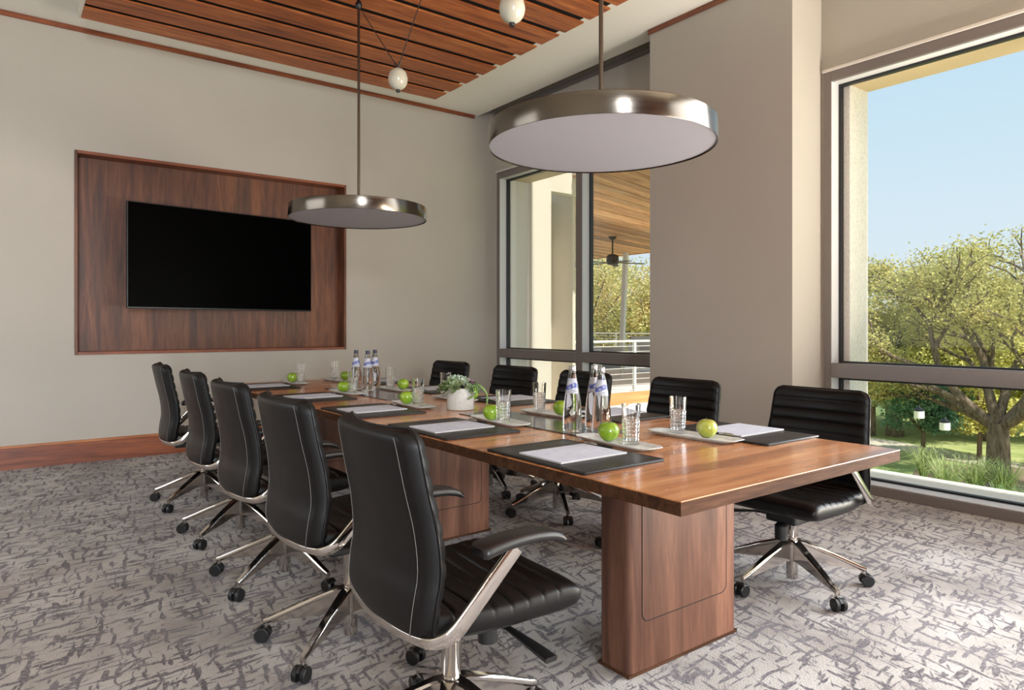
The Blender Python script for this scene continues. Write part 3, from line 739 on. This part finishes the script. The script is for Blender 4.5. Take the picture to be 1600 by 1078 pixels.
for y0, y1, lb in ((1.98, 2.90, 'dark glossy table insert under the near water bottles'), (3.70, 4.66, 'dark glossy table insert under the far water bottles')):
    t = thing('table_insert', lb, 'table insert', (1.985, (y0+y1)/2, TZ+.0002), group='dark table inserts'); h = (y1-y0)/2
    boxo('leaf', (-.128, .128, -h, -.0015, 0, .0042), M['insert'], t, bevel=.001); boxo('leaf', (-.128, .128, .0015, h, 0, .0042), M['insert'], t, bevel=.001)

# succulent pot
pt = thing('succulent_pot', 'round concrete pot packed with green and purple succulents', 'potted plant', (1.972, 3.065, Z))
bm = B(); lathe(bm, [(.066, 0), (.0705, .002), (.0715, .01), (.0715, .113), (.070, .1155), (.064, .1155), (.063, .10), (.063, .095)], 48); obj('pot', bm, M['pot'], pt, smooth=50)
bm = B(); lathe(bm, [(.0625, .090), (.0625, .098), (.03, .108)], 24); obj('soil', bm, M['soil'], pt, smooth=60)
def leafm(name, a, b):
    m = mat(name, a, 0.5); n = N(m); n.p.inputs['Subsurface Weight'].default_value = 0.1
    n.color(n.ramp(n.noise(n.coord(), 40, 3), [(0.35, a), (0.65, b)])); return m
SM = [leafm('succulent_green', (84, 106, 66), (136, 152, 106)), leafm('succulent_grey', (130, 146, 122), (178, 190, 168)), leafm('succulent_purple', (84, 66, 76), (138, 108, 124)), leafm('succulent_dark', (58, 84, 44), (96, 124, 66)), leafm('bead_green', (80, 116, 56), (140, 170, 96))]
def rosette(cx, cy, cz, R_, nl, m, tilt, az, up=0.5, wide=.24):
    bm = B(); q = Matrix.Rotation(az, 4, 'Z') @ Matrix.Rotation(tilt, 4, 'Y')
    for i in range(nl):
        f = i/nl; th = i*2.39996; L = R_*(1-.55*f); el = up*.2 + 1.25*f
        W_ = L*wide; rs = []
        for s, wk, hk in ((.05, .45, .5), (.35, .9, .9), (.65, 1, .8), (.88, .6, .5), (1, .05, .1)):
            r = L*s; zc = r*math.sin(el) + .25*L*s*s*.4; rr_ = r*math.cos(el)
            rs.append([(rr_, a*W_*wk, zc + b*L*.10*hk + abs(a)*W_*.25) for a, b in ((-1, 0), (0, 1), (1, 0), (0, -1))])
        rot = q @ Matrix.Rotation(th, 4, 'Z')
        rings(bm, [[tuple(rot @ Vector(p) + Vector((cx, cy, cz))) for p in r] for r in rs])
    return obj('rosette', bm, m, pt, smooth=70)
pr_ = random.Random(3)
RO = [(-.045, .035, .125, .066, 22, 0, .5, 2.4), (.00, -.02, .130, .060, 24, 1, .35, -1.6), (-.01, .045, .140, .064, 22, 1, .3, 1.6), (.045, .03, .135, .050, 20, 2, .4, .6), (.05, -.03, .128, .045, 20, 2, .5, -.7), (-.05, -.03, .118, .055, 20, 0, .7, -2.5), (.02, .01, .150, .045, 18, 1, .1, 0), (-.06, .075, .112, .045, 18, 3, .9, 2.2), (.01, -.062, .112, .038, 16, 0, .9, -1.5), (.062, 0, .118, .040, 18, 3, .8, 0), (.03, .065, .122, .045, 18, 3, .8, 1.1), (-.075, .01, .108, .040, 16, 3, .9, 3.1)]
for a in RO: rosette(a[0], a[1], a[2], a[3], a[4], SM[a[5]], a[6], a[7])
def stringy(pts, m, r=.0045, step=1):
    bm = B(); P = spline(pts, 10)
    for i, p in enumerate(P):
        for s in (-1, 1):
            c = p + Vector((pr_.uniform(-.002, .002), s*.006, pr_.uniform(-.002, .002))) + Vector((.004*s, 0, 0))
            bmesh.ops.create_icosphere(bm, subdivisions=1, radius=r*pr_.uniform(.7, 1.1), matrix=Matrix.Translation(c) @ Matrix.Diagonal((1, .7, 1.2, 1)))
    tube(bm, P, .0012, 5); return obj('trailing_stem', bm, m, pt, smooth=80)
stringy([(.03, -.05, .125), (.05, -.075, .120), (.045, -.085, .095), (.02, -.088, .075), (.0, -.080, .062)], SM[4])
stringy([(.045, -.045, .13), (.075, -.07, .125), (.095, -.088, .10), (.105, -.096, .07), (.103, -.098, .045), (.10, -.097, .030)], SM[4], .0055)
stringy([(.03, -.03, .135), (.055, -.055, .135), (.065, -.072, .11), (.062, -.078, .09)], SM[3])
stringy([(.04, -.01, .14), (.07, -.035, .138), (.085, -.055, .118)], SM[3])
stringy([(.01, -.045, .13), (.028, -.075, .118), (.025, -.084, .100)], SM[3])

# ------------------------------------------------------------------ pendant lamps
def pendant(x, y, label, gx, gy, gz, cx, cy):
    t = thing('pendant_lamp', label, 'pendant lamp', (x, y, 1.953), 0, 'brushed steel drum pendants'); R_ = .485; H_ = .088
    bm = B()
    lathe(bm, [(R_-.004, .004), (R_-.001, 0), (R_, .002), (R_, H_-.002), (R_-.002, H_), (.05, H_+.004), (.0, H_+.004)], 96, cap=(False, True)); obj('drum_shade', bm, M['steel'], t, smooth=30)
    bm = B(); lathe(bm, [(R_-.004, .006), (R_-.004, .012)], 96); obj('diffuser', bm, M['diffuser'], t, smooth=30)
    jz = 3.49-1.953
    bm = B(); lathe(bm, [(.016, H_+.004), (.016, H_+.03), (.0095, H_+.034), (.0095, jz)], 16); obj('rod', bm, M['rod'], t, smooth=40)
    bm = B(); lathe(bm, [(.010, jz-.02), (.022, jz-.005), (.026, jz+.01), (.018, jz+.03), (.008, jz+.045)], 16); obj('swivel_joint', bm, M['rubber'], t, smooth=50)
    bm = B(); tube(bm, [(0, 0, jz+.04), (0, 0, 3.630-1.953)], .004, 6); obj('joint_hanger', bm, M['cord'], t)
    gx, gy, gz = gx-x, gy-y, gz-1.953; cx, cy = cx-x, cy-y; tz = 3.63-1.953
    prof = [(.004, .078), (.012, .077), (.035, .068), (.058, .045), (.068, .012), (.069, -.010), (.062, -.038), (.045, -.062), (.022, -.076), (.016, -.078)]
    P = spline([(r, z, 0) for r, z in prof[::-1]], 4)
    bm = B(); lathe(bm, [(p.x, gz+p.y) for p in P], 40, gx, gy); g = obj('globe', bm, M['globe'], t, smooth=180)
    bm = B(); lathe(bm, [(.014, gz-.095), (.0155, gz-.092), (.0155, gz-.070), (.012, gz-.066)], 20, gx, gy); obj('globe_cap', bm, M['rubber'], g, smooth=40)
    g0 = Vector((gx, gy, gz+.076)); j = Vector((0, 0, jz)); cc = Vector((cx, cy, tz-.02))
    for a in (j, cc):
        d_ = (a-g0).normalized(); side = d_.cross(Vector((0, 0, 1))).normalized()
        bm = B(); tube(bm, [g0+d_*.005, a], .0035, 6); obj('cord', bm, M['cord'], t)
        bm = B(); tube(bm, [g0+d_*.006, g0+d_*.045], .0075, 8, scales=[.6, 1]); obj('cord_grip', bm, M['rubber'], t)
    bm = B(); lathe(bm, [(.055, tz-.022), (.06, tz-.018), (.06, tz-.0005)], 32, cx, cy); obj('ceiling_canopy', bm, M['rod'], t, smooth=40)
    return t
pendant(2.085, 2.125, 'nearer brushed steel drum pendant, the larger looking one, in front of the column', 2.19, 2.90, 2.872, 2.30, 3.15)
pendant(2.09, 4.60, 'farther brushed steel drum pendant, in front of the television recess', 2.30, 4.40, 2.955, 2.42, 4.19)

# ------------------------------------------------------------------ outside, beyond the far window: stucco return and covered terrace
bm = B(); box(bm, 5.402, 5.72, 6.74, 7.35, -4, 4.3); box(bm, 5.72, 6.25, 6.74, 6.86, 2.93, 4.3); box(bm, 5.72, 6.25, 7.30, 7.35, -.2, 2.93); box(bm, 6.2, 6.25, 6.86, 7.3, -.2, 4.3)
tag(obj('wall_terrace_return', bm, M['stucco_smooth']), kind='structure')
rf = thing('terrace_roof', 'plank-lined roof soffit over the terrace outside', 'roof', (9.9, 12.9, 3.15))
RP = [(-3.85, -7.6), (0.9, -7.6), (3.5, -6.35), (3.9, -5.9), (3.9, 6.8), (-3.4, 6.8)]    # outline of the roof
bm = B(); rings(bm, [[(x, y, z) for x, y in RP] for z in (.03, .35)]); obj('roof_slab', bm, M['stucco_smooth'], rf)
th = D_(15)
def clip_line(off):
    d = Vector((math.cos(th), math.sin(th))); nrm = Vector((-d.y, d.x)); lo, hi = -99, 99; o_ = nrm*off
    for k in range(len(RP)):
        a = Vector(RP[k]); b = Vector(RP[(k+1) % len(RP)]); e_ = b-a; nn_ = Vector((-e_.y, e_.x))   # inward normal of a counter-clockwise outline
        q = nn_.dot(d); c_ = nn_.dot(o_-a)
        if abs(q) < 1e-6: continue
        t_ = -c_/q
        if q > 0: lo = max(lo, t_)
        else: hi = min(hi, t_)
    return lo, hi
for k in range(-56, 52):
    off = k*.178; lo, hi = clip_line(off)
    if hi-lo < .3: continue
    bm = B(); box(bm, lo, hi, off-.085, off+.085, .004*(k % 2), .029); o = obj('plank', bm, M['wood_plank'], rf); o.rotation_euler = (0, 0, th)
bm = B(); box(bm, 3.9, 3.95, -5.9, 6.8, -.02, .35); obj('fascia', bm, M['wood_fascia'], rf)
dk = tag(boxo('floor_terrace', (6.3, 15.2, 7.46, 19, -.3, .165), M['deck']), kind='structure')
tag(boxo('trim_10', (5.9, 15.2, 7.40, 7.459, -.02, .16), M['wood_fascia']), kind='structure')
tag(boxo('floor_ledge', (5.42, 13.5, 6.75, 7.39, -.3, -.02), M['deck']), kind='structure')
def railing(name, label, x0, y0, x1, y1, zf, zt, npost, cables, r=.022):
    t = thing(name, label, 'railing', (x0, y0, 0)); dx, dy = x1-x0, y1-y0
    bm = B(); sweep(bm, [(0, 0, zt), (dx, dy, zt)], rrect(.06, .035, .008, 2)); obj('top_rail', bm, M['white_metal'], t)
    for k in range(npost):
        u = (k+.0)/(npost-1); bm = B(); box(bm, dx*u-r, dx*u+r, dy*u-r, dy*u+r, zf, zt-.015); obj('post', bm, M['white_metal'], t)
    for k in range(cables):
        z = zf+.10+(zt-zf-.18)*k/(cables-1)
        bm = B(); tube(bm, [(0, 0, z), (dx, dy, z)], .006, 5); obj('cable', bm, M['cable'], t)
railing('terrace_railing', 'near white terrace railing with horizontal cables outside the far window', 6.35, 7.47, 14.9, 7.47, .0, .955, 6, 10)
railing('terrace_railing', 'far thin terrace railing in front of the trees', 14.8, 7.7, 14.8, 18.5, .165, 0.98, 9, 9, .016)
# slanted steel column at the roof edge
sc_ = thing('steel_column', 'slanted slim steel column at the outer terrace roof edge', 'column', (13.38, 12.87, 0.165))
bm = B(); rings(bm, [[(a, b, 0) for a, b in rrect(.10, .14, .02, 2)], [(a+.07, b-.10, 2.984) for a, b in rrect(.10, .14, .02, 2)]]); obj('shaft', bm, M['white_metal'], sc_)
boxo('foot_plate', (-.18, .18, -.18, .18, 0, .03), M['rod'], sc_)
fn_ = thing('ceiling_fan', 'dark bronze ceiling fan under the terrace soffit', 'fan', (10.8, 10.65, 3.15))
bm = B(); lathe(bm, [(.09, 0), (.085, -.03), (.03, -.07), (.022, -.08)][::-1], 20); obj('canopy', bm, M['fan'], fn_, smooth=40)
bm = B(); lathe(bm, [(.018, -.40), (.018, -.07)], 12); obj('downrod', bm, M['fan'], fn_, smooth=40)
bm = B(); lathe(bm, [(.06, -.62), (.12, -.60), (.135, -.56), (.135, -.44), (.10, -.40), (.03, -.38)], 24); obj('motor', bm, M['fan'], fn_, smooth=40)
for k in range(5):
    bm = B(); sweep(bm, [(.10, 0, -.57), (.25, 0, -.575), (.70, 0, -.59)], rrect(.13, .010, .003, 2), scales=[.7, 1, 1.15]); o = obj('blade', bm, M['fanblade'] if k in (1, 2) else M['fan'], fn_); o.rotation_euler = (0, 0, k*2*PI/5+D_(38))
for (x, y, rz, lb) in ((9.6, 9.9, .2, 'pale grey terrace lounge chair left of the white railing post'), (11.8, 10.4, -.6, 'pale grey terrace lounge chair near the slanted column')):
    t = thing('lounge_chair', lb, 'chair', (x, y, .165), rz)
    boxo('seat_cushion', (-.38, .38, -.36, .36, .28, .44), M['grey_cushion'], t, bevel=.03); boxo('back_cushion', (-.38, .38, .30, .44, .44, .80), M['grey_cushion'], t, bevel=.03)
    for s in (-1, 1): boxo('armrest', (s*.42-.04, s*.42+.04, -.38, .42, .15, .60), M['grey_cushion'], t, bevel=.02)
    for sx_ in (-1, 1):
        for sy in (-1, 1): boxo('leg', (sx_*.36-.02, sx_*.36+.02, sy*.34-.02, sy*.34+.02, 0, .28), M['white_metal'], t)

# ------------------------------------------------------------------ park outside
GZ = -3.0
bm = B(); box(bm, 5.45, 120, -80, 110, GZ-.5, GZ); tag(obj('ground', bm, M['grass']), kind='structure')
def strip(name, pts, w, z, m):
    P = [Vector((p[0], p[1], 0)) for p in pts]; P = spline(P, 6); bm = B(); vs = []
    for i, p in enumerate(P):
        t_ = (P[min(i+1, len(P)-1)]-P[max(i-1, 0)]).normalized(); s = Vector((-t_.y, t_.x, 0))*w/2
        vs.append((bm.verts.new((p.x+s.x, p.y+s.y, z)), bm.verts.new((p.x-s.x, p.y-s.y, z))))
    for a, b in zip(vs[:-1], vs[1:]): bm.faces.new((a[0], a[1], b[1], b[0]))
    return tag(obj(name, bm, m), kind='structure')
strip('path', [(26, 30), (25.6, 14), (25, 10.5), (24.4, 8.2), (24, 5), (24, -10)], 1.5, GZ+.02, M['path'])
strip('path', [(17.2, 14), (17.0, 9), (16.4, 6.4), (16.0, 4), (16.0, -6)], .8, GZ+.02, M['path'])
bm = B(); vs = [bm.verts.new((21.6+2.4*math.cos(a)*(1+.1*math.sin(3*a)), 6.2+2.6*math.sin(a), GZ+.03)) for a in [2*PI*k/32 for k in range(32)]]; bm.faces.new(vs)
tag(obj('mulch_bed', bm, M['mulch']), kind='structure')

def quads(name, cen, size, m, parent, flat=0.0, seed=1, kind='stuff', aspect=1.6):
    """many small leaf quads at given centres"""
    g = np.random.default_rng(seed); n_ = len(cen)
    a = g.normal(size=(n_, 3)); a[:, 2] *= (1-flat); a /= np.linalg.norm(a, axis=1)[:, None]
    b = g.normal(size=(n_, 3)); b -= a*np.sum(a*b, axis=1)[:, None]; b /= np.linalg.norm(b, axis=1)[:, None]
    s = (size*g.uniform(.6, 1.3, n_))[:, None]; a = a*s*.5*aspect; b = b*s*.5
    V = np.empty((n_, 4, 3)); V[:, 0] = cen-a; V[:, 1] = cen-b*.8; V[:, 2] = cen+a; V[:, 3] = cen+b*.8
    me = bpy.data.meshes.new(name); me.vertices.add(n_*4); me.vertices.foreach_set('co', V.ravel())
    me.loops.add(n_*4); me.loops.foreach_set('vertex_index', np.arange(n_*4)); me.polygons.add(n_)
    me.polygons.foreach_set('loop_start', np.arange(0, n_*4, 4)); me.update(calc_edges=True); me.materials.append(m)
    return tag(link(name, me, parent), kind=kind)
def branches(base, top_dir, length, r0, depth, rnd, spread, segs, tips, bend=.25):
    p = Vector(base); d = Vector(top_dir).normalized(); pts = [p.copy()]; n_ = 4
    for i in range(n_):
        d = (d + Vector((rnd.uniform(-1, 1), rnd.uniform(-1, 1), rnd.uniform(-.3, .6)))*bend*.5).normalized(); p = p + d*length/n_; pts.append(p.copy())
    segs.append((pts, r0, r0*.6))
    if depth <= 2: tips.extend(pts[2:])
    if depth == 0: return
    for k in range(3 if depth > 1 else 3):
        start = pts[-1] if k < 2 else pts[2]
        az = rnd.uniform(0, 2*PI); el = spread*rnd.uniform(.6, 1.2)
        ax = d.orthogonal().normalized(); q = Matrix.Rotation(az, 3, d) @ ax
        nd = (d*math.cos(el) + q*math.sin(el)).normalized(); nd.z = nd.z*.7 + .12
        branches(start, nd, length*rnd.uniform(.62, .82), r0*.62, depth-1, rnd, spread, segs, tips, bend)
def tree(label, base, limbs, trunk_h, r, depth, length, spread, leafmat, nleaf, leaf, blob, seed, group=None, name='tree', lean=(0, 0), flatten=.6):
    t = thing(name, label, 'tree', base, 0, group); rnd = random.Random(seed); segs, tips = [], []
    tp = spline([(0, 0, -.1), (lean[0]*.3, lean[1]*.3, trunk_h*.5), (lean[0], lean[1], trunk_h)], 4)
    bm = B(); tube(bm, tp, r, 14, scales=[1.35-.6*i/(len(tp)-1) if i < 2 else 1.1-.25*i/(len(tp)-1) for i in range(len(tp))]); obj('trunk', bm, M['bark'], t, smooth=70)
    for d in limbs: branches((lean[0], lean[1], trunk_h*.92), d, length, r*.55, depth, rnd, spread, segs, tips)
    bm = B()
    for pts, ra, rb in segs:
        P = spline(pts, 2); tube(bm, P, 1, 6, scales=[ra+(rb-ra)*i/(len(P)-1) for i in range(len(P))], cap=False)
    obj('branches', bm, M['bark'], t, smooth=70)
    T = np.array([tuple(p) for p in tips]); g = np.random.default_rng(seed)
    idx = g.integers(0, len(T), nleaf); off = g.normal(size=(nleaf, 3))*blob; off[:, 2] *= flatten
    quads('foliage', T[idx]+off, leaf, leafmat, t, .3, seed); return t
def bush(label, base, rad, h, leafmat, nleaf, leaf, seed, group=None, name='tree', z0=0.4, cat='tree', lumps=26):
    t = thing(name, label, cat, base, 0, group); g = np.random.default_rng(seed)
    bm = B(); tube(bm, [(0, 0, -.05), (.05, 0, h*.5), (0, .05, h*.85)], max(.04, rad*.05), 8, scales=[1.2, .8, .3])
    for k in range(7):
        a = k*.9; tube(bm, [(0, 0, h*.3), (math.cos(a)*rad*.4, math.sin(a)*rad*.4, h*.55), (math.cos(a)*rad*.75, math.sin(a)*rad*.75, h*.75)], max(.02, rad*.02), 6, scales=[1, .7, .3])
    obj('trunk', bm, M['bark'], t, smooth=70)
    u = g.normal(size=(lumps, 3)); u /= np.linalg.norm(u, axis=1)[:, None]; rr = g.uniform(.35, .85, lumps)[:, None]
    L = u*rr*np.array([rad, rad, (h-z0)/2]) + np.array([0, 0, z0+(h-z0)/2]); ls = g.uniform(.22, .40, lumps)*rad
    idx = g.integers(0, lumps, nleaf); d = g.normal(size=(nleaf, 3)); d /= np.linalg.norm(d, axis=1)[:, None]
    P = L[idx] + d*(ls[idx]*g.uniform(.55, 1.1, nleaf))[:, None]*np.array([1, 1, .75]); P[:, 2] = np.maximum(P[:, 2], .05)
    quads('foliage', P, leaf, leafmat, t, .35, seed); return t
tree('large spreading park tree with a thick forked trunk and thin yellowing leaves', (21.4, 6.78, GZ), [(.1, -.55, .6), (-.2, .65, .55), (.2, .05, 1), (-.3, -.9, .45), (.3, .9, .4), (-.1, .3, .8)], 1.60, .28, 4, 1.92, .64, M['leaf_olive'], 48000, .055, .19, 5)
tree('tall thin-leaved tree further back to the left of the forked tree', (27.5, 12.1, GZ), [(.2, -.4, .9), (-.2, .5, .8), (0, 0, 1), (.1, -.9, .6)], 2.0, .25, 4, 2.1, .6, M['leaf_olive'], 36000, .075, .30, 12)
for (x, y, rd, h, m_, nl, s, lb) in (
  (29, 9.5, 3.8, 5.6, 'leaf_yellow', 26000, 1, 'broad yellow green tree behind the forked tree'),
  (31, 13.8, 4.2, 5.8, 'leaf_olive', 24000, 2, 'olive green tree at the left of the right window view'),
  (33, 4.5, 4.6, 5.6, 'leaf_green', 24000, 3, 'green tree at the right edge of the window view'),
  (38, 10, 5.0, 6.2, 'leaf_green', 16000, 4, 'distant green tree in the middle of the window view')):
    bush(lb, (x, y, GZ), rd, h, M[m_], int(nl*2.2), .085, s, z0=1.0, lumps=60)
bush('pale green leafy shrub mass by the path at the left of the view', (26.8, 12.6, GZ), 2.0, 3.5, M['leaf_pale'], 12000, .10, 21, z0=.8)
bush('small dark blue green tree on the lawn below the lanterns', (23.4, 9.45, GZ), 1.35, 2.7, M['leaf_blue'], 11000, .085, 22, z0=.75)
bush('yellow leaved shrub just left of the forked trunk', (24.6, 8.3, GZ), 1.35, 2.9, M['leaf_yellow'], 11000, .085, 23, z0=.5)
bush('light green shrub right of the forked trunk', (25.5, 5.4, GZ), 1.5, 2.0, M['leaf_pale'], 9000, .09, 24, z0=.1)
# trees beyond the terrace
for (x, y, rd, h, m_, nl, s, lb) in (
  (21.5, 23.5, 3.4, 8.6, 'leaf_terrace', 24000, 31, 'olive and rust tree beyond the terrace, left of the slanted column'),
  (22, 19.2, 3.0, 7.0, 'leaf_terrace', 20000, 32, 'yellowish tree beyond the terrace, right of the slanted column'),
  (25, 28, 5.0, 9.6, 'leaf_olive', 20000, 33, 'tall olive tree further beyond the terrace')):
    bush(lb, (x, y, GZ), rd, h, M[m_], int(nl*1.5), .085, s, z0=.6, lumps=70)
# ornamental grasses and twigs by the window
def tuft(x, y, h, nb, m, seed, label):
    g = random.Random(seed); bm = B()
    for k in range(nb):
        a = g.uniform(0, 2*PI); L = h*g.uniform(.6, 1.1); sp = g.uniform(.15, .75)*L; w = .012
        P = [(0, 0, 0), (math.cos(a)*sp*.3, math.sin(a)*sp*.3, L*.55), (math.cos(a)*sp*.75, math.sin(a)*sp*.75, L*.9), (math.cos(a)*sp*1.15, math.sin(a)*sp*1.15, L*.82)]
        s = Vector((-math.sin(a), math.cos(a), 0))*w; vs = [(bm.verts.new(Vector(p)+s*(1-i*.3)), bm.verts.new(Vector(p)-s*(1-i*.3))) for i, p in enumerate(P)]
        for q, r in zip(vs[:-1], vs[1:]): bm.faces.new((q[0], q[1], r[1], r[0]))
    o = obj('ornamental_grass', bm, m); o.location = (x, y, GZ); return tag(o, label, 'grass', 'ornamental grasses below the window', 'thing')
M['blade_pale'] = foliage('grass_blades_pale', [(150, 170, 110), (186, 196, 140), (206, 208, 164)]); M['blade_green'] = foliage('grass_blades_green', [(112, 146, 96), (140, 170, 116), (170, 190, 140)])
gl_ = [(16.6, 7.4, .9, 'green grass clump at the left by the stucco reveal'), (15.9, 6.4, .95, 'green grass clump second from the left below the window'), (17.6, 6.6, 1.25, 'tall pale grass clump in front of the blue green tree'), (18.4, 6.3, 1.2, 'tall pale grass clump left of the forked trunk'), (18.6, 5.8, 1.1, 'pale grass clump just before the forked trunk'), (16.2, 5.7, .9, 'low grass clump in the middle foreground of the lawn'), (15.6, 5.15, .9, 'grass clump in the right foreground of the lawn'), (16.8, 5.2, .9, 'grass clump on the right before the mulch bed'), (19.6, 7.9, 1.1, 'pale grass clump below the blue green tree')]
for i, (x, y, h, lb) in enumerate(gl_): tuft(x, y, h, 240, M['blade_pale'] if i in (2, 3, 4, 8) else M['blade_green'], i, lb)
# hanging lanterns
for (x, y, z, lb) in ((15.3, 6.25, -.62, 'left white lantern hanging among the trees'), (15.25, 5.75, -.80, 'right white lantern hanging among the trees')):
    t = thing('hanging_lantern', lb, 'lantern', (x, y, z), 0, 'white lanterns hanging outside')
    bm = B(); lathe(bm, [(.085, -.10), (.095, -.09), (.095, .05), (.08, .06)], 20); obj('shade', bm, M['lamp_white'], t, smooth=40)
    bm = B(); lathe(bm, [(.10, .06), (.10, .08), (.03, .13), (.012, .16)], 20); obj('cap', bm, M['rubber'], t, smooth=40)
    bm = B(); tube(bm, [(0, 0, .15), (0, 0, 1.9)], .003, 5); obj('hanging_wire', bm, M['cord'], t)
